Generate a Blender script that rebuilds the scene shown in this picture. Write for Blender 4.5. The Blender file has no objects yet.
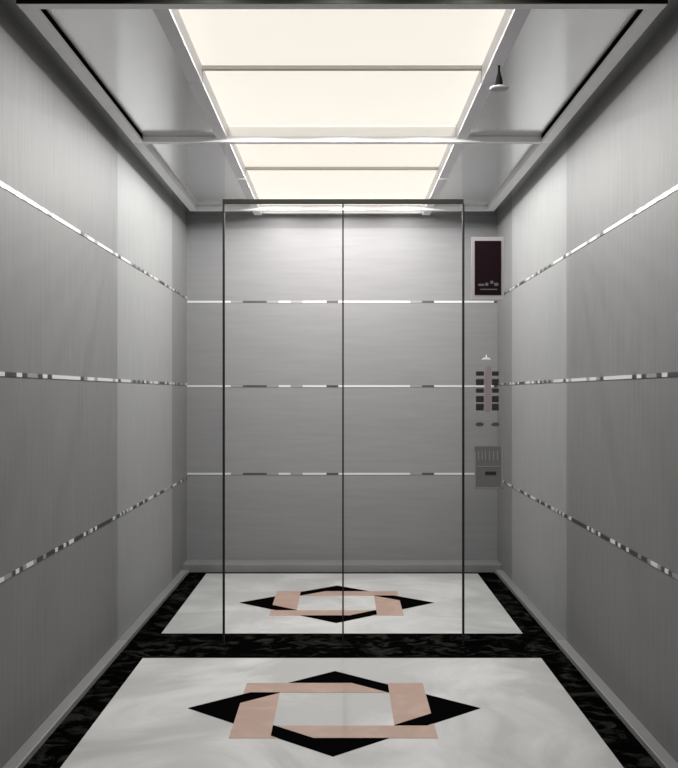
import bpy, bmesh, math, random
random.seed(4)
sc = bpy.context.scene
COL = sc.collection

# ------------------------------------------------------------------ measures (metres)
HC = 1.1226            # eye height
ZF = 4.90              # distance of the door plane
ZE = 7.08              # reflected back wall, built as geometry
ZN = 2.45              # open near end of the cab
W = 1.0                # half width
CEIL = HC + 1.140      # ceiling height
FACE = 0.0             # floor level

# ------------------------------------------------------------------ helpers
def box(bm, x0, x1, y0, y1, z0, z1, mi=0):
    vs = [bm.verts.new((x, y, z)) for z in (z0, z1) for y in (y0, y1) for x in (x0, x1)]
    for f in ((0, 2, 3, 1), (4, 5, 7, 6), (0, 1, 5, 4), (2, 6, 7, 3), (0, 4, 6, 2), (1, 3, 7, 5)):
        bm.faces.new([vs[i] for i in f]).material_index = mi

def prism(bm, pts, z0, z1, mi=0):
    lo = [bm.verts.new((x, y, z0)) for x, y in pts]
    hi = [bm.verts.new((x, y, z1)) for x, y in pts]
    n = len(pts)
    bm.faces.new(hi).material_index = mi
    bm.faces.new(lo[::-1]).material_index = mi
    for i in range(n):
        j = (i + 1) % n
        bm.faces.new((lo[i], lo[j], hi[j], hi[i])).material_index = mi

def cyl(bm, cx, cz, r, y0, y1, n=24, mi=0, sx=1.0, sz=1.0):
    a = [bm.verts.new((cx + sx*r*math.cos(2*math.pi*i/n), y0, cz + sz*r*math.sin(2*math.pi*i/n))) for i in range(n)]
    b = [bm.verts.new((cx + sx*r*math.cos(2*math.pi*i/n), y1, cz + sz*r*math.sin(2*math.pi*i/n))) for i in range(n)]
    bm.faces.new(a).material_index = mi
    bm.faces.new(b[::-1]).material_index = mi
    for i in range(n):
        j = (i+1) % n
        bm.faces.new((a[j], a[i], b[i], b[j])).material_index = mi

def obj(name, bm, mats, parent=None, bevel=0.0):
    bmesh.ops.recalc_face_normals(bm, faces=bm.faces)
    me = bpy.data.meshes.new(name)
    bm.to_mesh(me); bm.free()
    if not isinstance(mats, (list, tuple)): mats = [mats]
    for m in mats: me.materials.append(m)
    o = bpy.data.objects.new(name, me)
    COL.objects.link(o)
    if parent is not None: o.parent = parent
    if bevel > 0:
        b = o.modifiers.new('bevel', 'BEVEL'); b.width = bevel; b.segments = 2; b.limit_method = 'ANGLE'
    return o

def boxobj(name, dims, mat, parent=None, bevel=0.0):
    bm = bmesh.new(); box(bm, *dims)
    return obj(name, bm, mat, parent, bevel)

def empty(name, loc=(0, 0, 0)):
    o = bpy.data.objects.new(name, None); COL.objects.link(o); o.location = loc
    o.empty_display_size = 0.05
    return o

def tag(o, label=None, cat=None, group=None, kind=None):
    if label: o['label'] = label
    if cat: o['category'] = cat
    if group: o['group'] = group
    if kind: o['kind'] = kind
    return o

def struct(o, label, cat):
    return tag(o, label, cat, kind='structure')

# ------------------------------------------------------------------ materials
def newmat(name):
    m = bpy.data.materials.new(name); m.use_nodes = True
    nt = m.node_tree
    return m, nt, nt.nodes['Principled BSDF']

def plain(name, col, rough=0.5, metal=0.0, spec=0.5):
    m, nt, p = newmat(name)
    p.inputs['Base Color'].default_value = (*col, 1)
    p.inputs['Roughness'].default_value = rough
    p.inputs['Metallic'].default_value = metal
    p.inputs['Specular IOR Level'].default_value = spec
    return m

def steel(name, v, rough=0.4, metal=1.0, stretch=(1, 1, 60), amount=0.06, tint=(1, 1, 1), spec=.25, relief=.06):
    """hairline brushed steel: fine stretched noise in colour, gloss and relief"""
    m, nt, p = newmat(name)
    N, L = nt.nodes, nt.links
    tc = N.new('ShaderNodeTexCoord'); mp = N.new('ShaderNodeMapping')
    mp.inputs['Scale'].default_value = stretch
    L.new(tc.outputs['Object'], mp.inputs['Vector'])
    nz = N.new('ShaderNodeTexNoise'); nz.inputs['Scale'].default_value = 3.0
    nz.inputs['Detail'].default_value = 4
    p.inputs['Specular IOR Level'].default_value = spec
    L.new(mp.outputs[0], nz.inputs['Vector'])
    r = N.new('ShaderNodeValToRGB')
    lo, hi = v*(1-amount), min(1, v*(1+amount))
    r.color_ramp.elements[0].position = .3; r.color_ramp.elements[1].position = .7
    r.color_ramp.elements[0].color = (lo*tint[0], lo*tint[1], lo*tint[2], 1)
    r.color_ramp.elements[1].color = (hi*tint[0], hi*tint[1], hi*tint[2], 1)
    L.new(nz.outputs['Fac'], r.inputs[0]); L.new(r.outputs[0], p.inputs['Base Color'])
    b = N.new('ShaderNodeBump'); b.inputs['Strength'].default_value = relief; b.inputs['Distance'].default_value = .002
    L.new(nz.outputs['Fac'], b.inputs['Height']); L.new(b.outputs[0], p.inputs['Normal'])
    p.inputs['Roughness'].default_value = rough
    p.inputs['Metallic'].default_value = metal
    return m

def pane(name, tint, gloss=0.06, rough=0.0):
    m = bpy.data.materials.new(name); m.use_nodes = True
    nt = m.node_tree; nt.nodes.clear(); N, L = nt.nodes, nt.links
    out = N.new('ShaderNodeOutputMaterial'); mix = N.new('ShaderNodeMixShader')
    t = N.new('ShaderNodeBsdfTransparent'); t.inputs[0].default_value = (*tint, 1)
    g = N.new('ShaderNodeBsdfGlossy'); g.inputs['Roughness'].default_value = rough
    g.inputs['Color'].default_value = (.9, .9, .9, 1)
    mix.inputs[0].default_value = gloss
    L.new(t.outputs[0], mix.inputs[1]); L.new(g.outputs[0], mix.inputs[2]); L.new(mix.outputs[0], out.inputs[0])
    return m

def emit(name, col, s):
    m, nt, p = newmat(name)
    p.inputs['Base Color'].default_value = (*[c*.8 for c in col], 1)
    p.inputs['Roughness'].default_value = .6
    p.inputs['Emission Color'].default_value = (*col, 1)
    p.inputs['Emission Strength'].default_value = s
    return m

def marble(name, base, vein, scale=1.6, rough=.28, spec=.35, lo=.44, hi=.62, detail=8):
    m, nt, p = newmat(name)
    N, L = nt.nodes, nt.links
    tc = N.new('ShaderNodeTexCoord')
    nz = N.new('ShaderNodeTexNoise'); nz.inputs['Scale'].default_value = scale
    nz.inputs['Detail'].default_value = detail; nz.inputs['Roughness'].default_value = .62
    nz.inputs['Distortion'].default_value = 1.4
    L.new(tc.outputs['Object'], nz.inputs['Vector'])
    r = N.new('ShaderNodeValToRGB')
    r.color_ramp.elements[0].position = lo; r.color_ramp.elements[0].color = (*vein, 1)
    r.color_ramp.elements[1].position = hi; r.color_ramp.elements[1].color = (*base, 1)
    L.new(nz.outputs['Fac'], r.inputs[0]); L.new(r.outputs[0], p.inputs['Base Color'])
    p.inputs['Roughness'].default_value = rough
    p.inputs['Specular IOR Level'].default_value = spec
    return m

def mosaic(name, axis, dark, light, freq, seed, bias):
    """strip of small polished and black chips in a row along one axis"""
    m, nt, p = newmat(name)
    N, L = nt.nodes, nt.links
    tc = N.new('ShaderNodeTexCoord'); sp = N.new('ShaderNodeSeparateXYZ')
    L.new(tc.outputs['Object'], sp.inputs[0])
    mu = N.new('ShaderNodeMath'); mu.operation = 'MULTIPLY_ADD'
    mu.inputs[1].default_value = freq; mu.inputs[2].default_value = seed
    L.new(sp.outputs[axis], mu.inputs[0])
    fl = N.new('ShaderNodeMath'); fl.operation = 'FLOOR'; L.new(mu.outputs[0], fl.inputs[0])
    wn = N.new('ShaderNodeTexWhiteNoise'); wn.noise_dimensions = '1D'; L.new(fl.outputs[0], wn.inputs['W'])
    r = N.new('ShaderNodeValToRGB'); r.color_ramp.interpolation = 'CONSTANT'
    e = r.color_ramp.elements
    e[0].position = 0; e[0].color = (dark, dark, dark, 1)
    e[1].position = bias; e[1].color = (.30, .30, .31, 1)
    x = e.new(bias + (1-bias)*.3); x.color = (light, light, light, 1)
    L.new(wn.outputs['Value'], r.inputs[0]); L.new(r.outputs[0], p.inputs['Base Color'])
    p.inputs['Roughness'].default_value = .3
    p.inputs['Metallic'].default_value = .25
    return m

M = {}
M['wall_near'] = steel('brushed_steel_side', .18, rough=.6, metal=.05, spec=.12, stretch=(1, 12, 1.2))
M['wall_mid'] = steel('brushed_steel_reflected', .30, rough=.6, metal=.05, spec=.12, stretch=(1, 12, 1.2))  # lighter copy of the side steel for its mirror image
M['wall_end'] = steel('brushed_steel_reflected_end', .21, rough=.6, metal=.05, spec=.12, stretch=(1, 12, 1.2))
M['wall_reflected'] = steel('brushed_steel_reflected_back', .25, rough=.6, metal=.1, spec=.15, stretch=(1.2, 1, 14), amount=.04, tint=(1, .99, 1.01))
M['ceiling'] = steel('polished_steel_ceiling', .80, rough=.16, stretch=(2, 2, 2), amount=.02, relief=0)
M['chrome'] = steel('satin_trim_steel', .9, rough=.4, metal=.1, stretch=(3, 3, 3), amount=.03)
M['darktrim'] = plain('dark_bronze_trim', (.016, .017, .013), .5, 0, .1)
M['seam'] = plain('dark_door_seam', (.02, .021, .021), .6, 0, .1)
M['door'] = pane('polished_door_leaf', (.97, .97, .97), .02)  # clear sheet; the door's reflection is modelled as a bay behind it
M['return'] = pane('polished_return_panel', (.80, .81, .81), .02)
M['transom'] = pane('polished_transom', (.94, .94, .93), .03)
M['panel'] = emit('lit_diffuser', (1, .945, .85), .74)
M['slat'] = plain('diffuser_slat', (.62, .60, .55), .5)
M['frame'] = plain('light_frame_paint', (.78, .77, .80), .45)
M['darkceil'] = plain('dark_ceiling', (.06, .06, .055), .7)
M['white_marble'] = marble('white_marble', (.70, .70, .69), (.50, .505, .50), 1.3)
M['black_marble'] = marble('black_marble', (.0015, .0015, .0015), (.02, .02, .017), 9, rough=.6, spec=0, lo=.36, hi=.50)
M['black_stone_and_shade'] = plain('black_inlay_and_shade', (.002, .002, .002), .6, 0, 0)  # inlay stone, also the black that gives the near rails their shade
M['beige'] = marble('beige_inlay_stone', (.52, .37, .30), (.45, .31, .25), 5)
M['kerb'] = steel('kerb_steel', .30, rough=.4, metal=.3, stretch=(1, 1, 8))
M['strip_side'] = mosaic('mosaic_strip_side', 'Y', .03, .75, 17, 7.7, .2)
M['strip_low'] = mosaic('mosaic_strip_low', 'Y', .02, .8, 26, 2.6, .42)
M['strip_reflected'] = mosaic('mosaic_strip_reflected', 'X', .07, .75, 13, 5.3, .12)
M['display'] = plain('display_glass', (.008, .002, .004), .4, 0, .1)
M['display_mark'] = plain('display_grey_mark', (.09, .09, .09), .5)
M['bezel'] = plain('display_bezel', (.33, .315, .32), .4)
M['button'] = plain('button_black', (.02, .016, .016), .4)
M['button_dim'] = plain('button_grey', (.07, .07, .07), .4)
M['pink'] = plain('button_spine_rose', (.26, .215, .22), .5, 0)
M['plate'] = plain('service_plate_steel', (.15, .15, .15), .5, 0, .2)
M['plate_edge'] = plain('service_plate_edge', (.27, .27, .27), .5, 0, .2)
M['emblem'] = plain('pale_emblem', (.85, .85, .85), .4)
M['lobby_wall'] = plain('lobby_plaster', (.55, .55, .54), .9)
M['lobby_floor'] = marble('lobby_dark_floor', (.05, .05, .05), (.03, .03, .03), 2, rough=.6)
M['sensor'] = plain('sensor_black', (.01, .01, .009), .6, 0, 0)
M['sensor_base'] = plain('sensor_base_grey', (.40, .40, .44), .5)

# ------------------------------------------------------------------ floor
bm = bmesh.new(); box(bm, -W, W, ZN, ZE, -.06, 0)
floor = struct(obj('floor', bm, M['white_marble']), 'white veined marble floor with black border and star inlay', 'floor')
T = .0012
for s in (-1, 1):
    a, b = sorted((s*.844, s*.955))
    boxobj('border_band', (a, b, ZN, 6.84, 0, T), M['black_marble'], floor)
boxobj('cross_band', (-.844, .844, 4.66, 5.13, 0, T), M['black_marble'], floor)
boxobj('threshold_line', (-.955, .955, 6.84, 6.875, 0, T), M['black_stone_and_shade'], floor)

def medallion(cx, cy, flip):
    e = empty('medallion'); e.parent = floor; e.location = (cx, cy, 0)
    t0, t1, t2 = T*.2, T, T*1.6
    bo, bi, R, RI = .34, .205, .52, .405
    bar = [(-bo, bi), (bi, bi), (bi, bo), (-bo, bo)]
    #  left point and the arm that runs on over the left bar
    pt = [(-R, 0), (-bo, -(R-bo)), (-bo, RI-bo), (-bi, RI-bi), (-bi, bi), (-(R-bi), bi)]
    for k in range(4):
        c, s = [(1, 0), (0, 1), (-1, 0), (0, -1)][k]
        def tr(P):
            q = [(x*c - y*s, (x*s + y*c)*(-1 if flip else 1)) for x, y in P]
            return q[::-1] if flip else q
        bm = bmesh.new(); prism(bm, tr(bar), 0, t1); obj('beige_bar', bm, M['beige'], e)
        bm = bmesh.new(); prism(bm, tr(pt), 0, t2); obj('black_point', bm, M['black_stone_and_shade'], e)
    return e
medallion(-.028, 3.915, False)
medallion(-.028, 2*ZF-3.915, True)  # mirror image of the first medallion, laid as a second inlay

# ------------------------------------------------------------------ side walls
HS = [(.612, .587), (.056, .044), (-.548, -.52)]
for s, side in ((-1, 'left'), (1, 'right')):
    def sb(bm, d0, d1, y0, y1, z0, z1):
        a, b = sorted((s*d0, s*d1)); box(bm, a, b, y0, y1, z0, z1)
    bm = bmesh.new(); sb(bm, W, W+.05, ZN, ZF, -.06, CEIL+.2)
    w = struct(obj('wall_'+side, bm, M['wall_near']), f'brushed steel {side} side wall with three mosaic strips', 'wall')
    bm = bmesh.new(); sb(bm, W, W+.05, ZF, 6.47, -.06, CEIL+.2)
    obj('reflected_panel', bm, M['wall_mid'], w)  # reflected stretch of the side wall, modelled in lighter steel
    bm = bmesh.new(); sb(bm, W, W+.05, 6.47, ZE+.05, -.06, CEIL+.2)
    obj('reflected_end_panel', bm, M['wall_end'], w)  # rear of the reflected side wall, in darker steel
    for k, (h, _) in enumerate(HS):
        bm = bmesh.new(); sb(bm, W-.003, W, ZN, ZE, HC+h-.0065, HC+h+.0065)
        obj('mosaic_strip', bm, M['strip_low'] if k == 2 else M['strip_side'], w)
    bm = bmesh.new(); sb(bm, .955, W, ZN, 6.84, 0, .022)
    struct(obj('baseboard_'+side, bm, M['kerb'], None, .003), f'low pale metal kerb along the foot of the {side} wall', 'baseboard')

# ------------------------------------------------------------------ mirror image of the back wall, built behind the clear doors
bm = bmesh.new(); box(bm, -W, W, ZE, ZE+.05, -.06, CEIL+.2)
wf = struct(obj('wall_reflected', bm, M['wall_reflected']), 'mirror image of the brushed steel back wall, built behind the doors', 'wall')
for _, h in HS:
    boxobj('mosaic_strip', (-W+.003, W-.003, ZE-.003, ZE, HC+h-.006, HC+h+.006), M['strip_reflected'], wf)
struct(boxobj('baseboard_reflected', (-W, W, 6.875, ZE, 0, .05), M['wall_end'], None, .003), 'dark low plinth under the reflected back wall', 'baseboard')

# ------------------------------------------------------------------ ceiling: polished sheet with an opening for the lights
LX, LF = .508, .557
Y0, Y1 = 3.03-.18, 6.98
bm = bmesh.new()
for a, b in ((-W, -LF), (LF, W)):
    box(bm, a, b, 3.15, ZE, CEIL, CEIL+.04)
box(bm, -LF, LF, Y1, ZE, CEIL, CEIL+.04)
box(bm, -LF, LF, ZF-.02, ZF+.02, CEIL-.002, CEIL+.04)
ceil = struct(obj('ceiling', bm, M['ceiling']), 'polished metal ceiling either side of the light panels', 'ceiling')
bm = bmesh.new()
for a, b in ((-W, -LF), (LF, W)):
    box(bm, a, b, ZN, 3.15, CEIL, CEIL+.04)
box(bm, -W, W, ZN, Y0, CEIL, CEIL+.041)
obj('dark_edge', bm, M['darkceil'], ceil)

def light_panel(y0, y1, n, label):
    t = empty('ceiling_light', (0, (y0+y1)/2, CEIL)); dy = (y0+y1)/2
    d = .05
    bm = bmesh.new(); box(bm, -LX, LX, y0-dy, y1-dy, d, d+.02)
    obj('diffuser', bm, M['panel'], t)
    for s in (-1, 1):
        a, b = sorted((s*LX, s*LF))
        bm = bmesh.new(); box(bm, a, b, y0-dy, y1-dy, -.012, d+.02)
        obj('frame', bm, M['frame'], t, .002)
    tag(t, label, 'light', 'backlit ceiling panels')
    return t
def slat(y, h=.022, label=None, z=.036):
    o = boxobj('trim_slat', (-LX+.001, LX-.001, y-h/2, y+h/2, CEIL+z, CEIL+.05), M['slat'])
    return o
light_panel(Y0, 3.995, 1, 'cream backlit ceiling panel, the largest and nearest, cut by the top edge')
light_panel(4.015, ZF-.02, 1, 'cream backlit ceiling panel between the grey slat and the cross bar')
light_panel(ZF+.02, 5.785, 1, 'mirror image of a backlit ceiling panel, built just beyond the cross bar')
light_panel(5.805, Y1, 1, 'mirror image of the nearest backlit panel, built farthest back above the door header')  # last two panels are the reflected lights, modelled as real ones
for i, y in enumerate((4.005, 5.795)):
    o = slat(y); o.name = f'trim_{i+1}'
    struct(o, ['grey slat between the two nearest light panels', 'mirror image of the grey slat, built between the two far light panels'][i], 'trim')

# ------------------------------------------------------------------ hanging trim frame
TB, TT = HC+1.113, CEIL
for i, (s, side) in enumerate(((-1, 'left'), (1, 'right'))):
    a, b = sorted((s*.885, s*.932))
    o = boxobj(f'trim_{3+i}', (a, b, 3.19, 6.70, TB, TB+.014), M['chrome'], None, .003)
    a, b = sorted((s*.889, s*.925))
    boxobj('shade_upstand', (a, b, 3.17, ZF, TB+.014, CEIL), M['black_stone_and_shade'], o)  # black strip added to give the dark shade along the near rail
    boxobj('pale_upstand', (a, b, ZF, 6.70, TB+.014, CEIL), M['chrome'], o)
    struct(o, f'pale metal rail hanging under the {side} edge of the ceiling', 'trim')
t5 = struct(boxobj('trim_5', (-.932, .932, 3.147, 3.19, TB, TT), M['chrome']), 'pale metal bar across the top of the view', 'trim')
boxobj('dark_front', (-.932, .932, 3.144, 3.147, TB, TT), M['darktrim'], t5)
struct(boxobj('trim_6', (-.885, .885, ZF-.02, ZF+.02, TB, TT), M['chrome'], None, .003), 'pale metal cross bar over the front wall, crossing the lights', 'trim')
struct(boxobj('trim_7', (-.932, .932, 6.70, 6.74, TB, TT), M['chrome'], None, .003), 'mirror image of the near metal bar, built behind the door header', 'trim')

# ------------------------------------------------------------------ front wall and doors: clear sheets with the reflected bay built behind, header
def px(x): return (x-342)/224.5
def pz(y): return HC + (393-y)/224.5
DX0, DX1, SEAM = px(225), px(462), px(343)
HZ = pz(202)
fw = empty('wall_front', (0, ZF, 0))
struct(fw, 'polished front wall around the lift doors', 'wall')
def fbox(name, x0, x1, z0, z1, y0, y1, mat, parent=fw, bev=0, off=ZF):
    bm = bmesh.new(); box(bm, x0, x1, y0, y1, z0, z1)
    return obj(name, bm, mat, parent, bev)
G = .0015
for nm, x0, x1, z0, z1, m in (('return_panel', -W, DX0, T, CEIL, 'return'), ('return_panel', DX1, W, T, CEIL, 'return'),
                              ('transom_panel', DX0, DX1, HZ, CEIL, 'transom')):
    bm = bmesh.new()
    vs = [bm.verts.new((x, 0, z)) for x, z in ((x0, z0), (x1, z0), (x1, z1), (x0, z1))]
    bm.faces.new(vs); obj(nm, bm, M[m], fw)
fbox('header', DX0-.010, DX1+.006, HZ-.009, HZ+.011, -.012, .004, M['darktrim'])
fbox('jamb', DX0-.010, DX0-.001, T, HZ-.009, -.010, .010, M['seam'])
fbox('jamb', DX1+.001, DX1+.010, T, HZ-.009, -.010, .010, M['seam'])
for i, (a, b, nm) in enumerate(((DX0, SEAM, 'left'), (SEAM, DX1, 'right'))):
    d = empty(f'door_{i+1}', ((a+b)/2, ZF, T)); cx = (a+b)/2
    struct(d, f'{nm} polished sliding lift door leaf, {nm} of the centre seam', 'door')
    bm = bmesh.new()
    vs = [bm.verts.new((x, 0, z)) for x, z in ((a-cx, 0), (b-cx, 0), (b-cx, HZ-.010), (a-cx, HZ-.010))]
    bm.faces.new(vs); obj('leaf_sheet', bm, M['door'], d)
    e = b if i == 0 else a
    sgn = -1 if i == 0 else 1
    x0, x1 = sorted((e-cx, e-cx+sgn*.0035))
    bm = bmesh.new(); box(bm, x0, x1, -.008, .008, 0, HZ-.010); obj('edge_seal', bm, M['seam'], d)

# ------------------------------------------------------------------ lift operating panel on the right return
cp = empty('control_panel', (px(486), ZF, pz(392)))
tag(cp, 'lift control panel with dark display and two button columns right of the doors', 'control panel')
ox, oz = px(486), pz(392)
def cb(name, x0, x1, y0, y1, d0, d1, mat, bev=0.0, parent=cp):
    bm = bmesh.new(); box(bm, px(x0)-ox, px(x1)-ox, -d1, -d0, pz(y1)-oz, pz(y0)-oz)
    return obj(name, bm, mat, parent, bev)
cb('display_bezel', 471, 504, 237, 300, 0, .004, M['bezel'], .002)
dsp = cb('display', 474.5, 501, 241, 295, .004, .008, M['display'], .001)
bm = bmesh.new()
for x0, x1, y0, y1 in ((478, 484, 284, 286), (485, 488, 283, 286), (490, 493, 281, 284), (494, 498, 283, 286), (480, 497, 289, 290)):
    box(bm, px(x0)-ox, px(x1)-ox, -.0088, -.0078, pz(y1)-oz, pz(y0)-oz)
obj('display_marks', bm, M['display_mark'], dsp)
cb('button_spine', 484.5, 491, 366, 412, 0, .003, M['pink'], .001)
for r, y in enumerate((373.5, 382, 390.5, 399, 407)):
    for x in (479.8, 495.2):
        bm = bmesh.new()
        h = (2.3, 3.3, 2.3, 3.3, 3.5)[r]; hw = 4.0 if x < 486 else 3.5
        box(bm, px(x-hw)-ox, px(x+hw)-ox, -.007, 0, pz(y+h)-oz, pz(y-h)-oz)
        tag(obj('button', bm, M['button'], cp, .004), 'black floor button')
for x in (479.5, 495.2):
    bm = bmesh.new(); cyl(bm, px(x)-ox, pz(424.3)-oz, 1/224.5, -.006, 0, 20, 0, 4.2, 2.2)
    tag(obj('button', bm, M['button_dim'], cp, .0008), 'dim grey flat button below the columns')
bm = bmesh.new()   # small pale crest above the buttons
q = [(481.5, 359.5), (483.5, 357.5), (485, 358), (486.3, 354), (487.6, 358), (489, 357.5), (491, 359.5)]
lo = [bm.verts.new((px(x)-ox, -.003, pz(y)-oz)) for x, y in q]; hi = [bm.verts.new((px(x)-ox, 0, pz(y)-oz)) for x, y in q]
bm.faces.new(lo); bm.faces.new(hi[::-1])
for i in range(len(q)):
    j = (i+1) % len(q); bm.faces.new((lo[j], lo[i], hi[i], hi[j]))
obj('emblem', bm, M['emblem'], cp)
sp_ = cb('service_plate', 474.5, 503, 446, 489, 0, .003, M['plate'], .001)
bm = bmesh.new()
def ce(x0, x1, y0, y1, d=.0045): box(bm, px(x0)-ox, px(x1)-ox, -d, -.003, pz(y1)-oz, pz(y0)-oz)
ce(474.5, 475.6, 452, 487.5); ce(501.3, 503, 446, 489); ce(474.5, 503, 487.2, 488.6); ce(475, 502, 466, 466.8)
for x in (478, 481.5, 485, 489, 493, 497): ce(x, x+.9, 451, 460)
obj('plate_rim', bm, M['plate_edge'], sp_)
bm = bmesh.new(); box(bm, px(485)-ox, px(496)-ox, -.0042, -.003, pz(475)-oz, pz(471.5)-oz)
obj('plate_slot', bm, M['button'], sp_)

# ------------------------------------------------------------------ small fitting by the light frame
sx, sy = .541, 3.79
SZ = CEIL - .012
ss = empty('ceiling_sensor', (sx, sy, SZ))
tag(ss, 'small dark wedge fitting on a pale disc hanging beside the right edge of the lights', 'sensor')
def lathe(prof, n=20):
    bm = bmesh.new(); rings = []
    for rr, z in prof: rings.append([bm.verts.new((rr*math.cos(2*math.pi*i/n), rr*math.sin(2*math.pi*i/n), z)) for i in range(n)])
    for a, b in zip(rings, rings[1:]):
        for i in range(n): bm.faces.new((a[i], a[(i+1) % n], b[(i+1) % n], b[i]))
    bm.faces.new(rings[0]); bm.faces.new(rings[-1][::-1])
    return bm
obj('stem', lathe([(.004, 0), (.0045, -.02), (.006, -.03)]), M['sensor'], ss)
obj('wedge_body', lathe([(.006, -.03), (.010, -.042), (.0125, -.055), (.0125, -.068), (.010, -.072)]), M['sensor'], ss)
obj('pale_disc', lathe([(.010, -.072), (.030, -.074), (.034, -.078), (.030, -.082), (.008, -.084)]), M['sensor_base'], ss)

# ------------------------------------------------------------------ lobby the camera stands in (outside the open end of the cab)
bm = bmesh.new(); box(bm, -4, 4, -3, ZN, -.06, -.002)
struct(obj('floor_lobby', bm, M['lobby_floor']), 'dark lobby floor in front of the cab', 'floor')
bm = bmesh.new()
box(bm, -4, -W-.05, ZN, ZN+.1, -.06, 3.2); box(bm, W+.05, 4, ZN, ZN+.1, -.06, 3.2); box(bm, -W-.05, W+.05, ZN, ZN+.1, CEIL+.05, 3.2)
struct(obj('wall_lobby', bm, M['lobby_wall']), 'plain lobby wall around the open cab', 'wall')

# ------------------------------------------------------------------ light, camera, view
LAMP_P = 3.3
k = 0
for y in (2.98, 3.30, 3.54, 3.76, 4.08, 4.30, 4.50, 4.68, 5.12, 5.30, 5.50, 5.72, 6.00, 6.25, 6.50, 6.84):  # unseen spots added under the panels to carry their light
    for x in (-.38, 0, .38):
        ld = bpy.data.lights.new('panel_lamp', 'SPOT'); ld.energy = LAMP_P*(1 if y < ZF else (1.7 if y < 6.8 else .8)); ld.spot_size = math.radians(178); ld.spot_blend = .14
        ld.shadow_soft_size = 0; ld.color = (1, .985, .965)
        lo_ = bpy.data.objects.new('panel_lamp', ld); COL.objects.link(lo_); lo_.location = (x, y, CEIL+.002)
wd = bpy.data.worlds.new('world'); sc.world = wd; wd.use_nodes = True
bg = wd.node_tree.nodes['Background']; bg.inputs[0].default_value = (1, 1, 1, 1); bg.inputs[1].default_value = .35

cam = bpy.data.cameras.new('camera'); co = bpy.data.objects.new('camera', cam); COL.objects.link(co)
co.location = (0, 0, HC); co.rotation_euler = (math.radians(90), 0, 0)
cam.sensor_width = 36; cam.sensor_fit = 'AUTO'; cam.lens = 1100/768*36
cam.shift_x = -3/768; cam.shift_y = 9/768; cam.clip_start = .05
sc.camera = co
vs = sc.view_settings
vs.view_transform = 'Standard'; vs.look = 'None'; vs.gamma = 1; vs.exposure = 0.0; vs.use_curve_mapping = False
sc.cycles.max_bounces = 16; sc.cycles.transparent_max_bounces = 16; sc.cycles.glossy_bounces = 8; sc.cycles.diffuse_bounces = 6
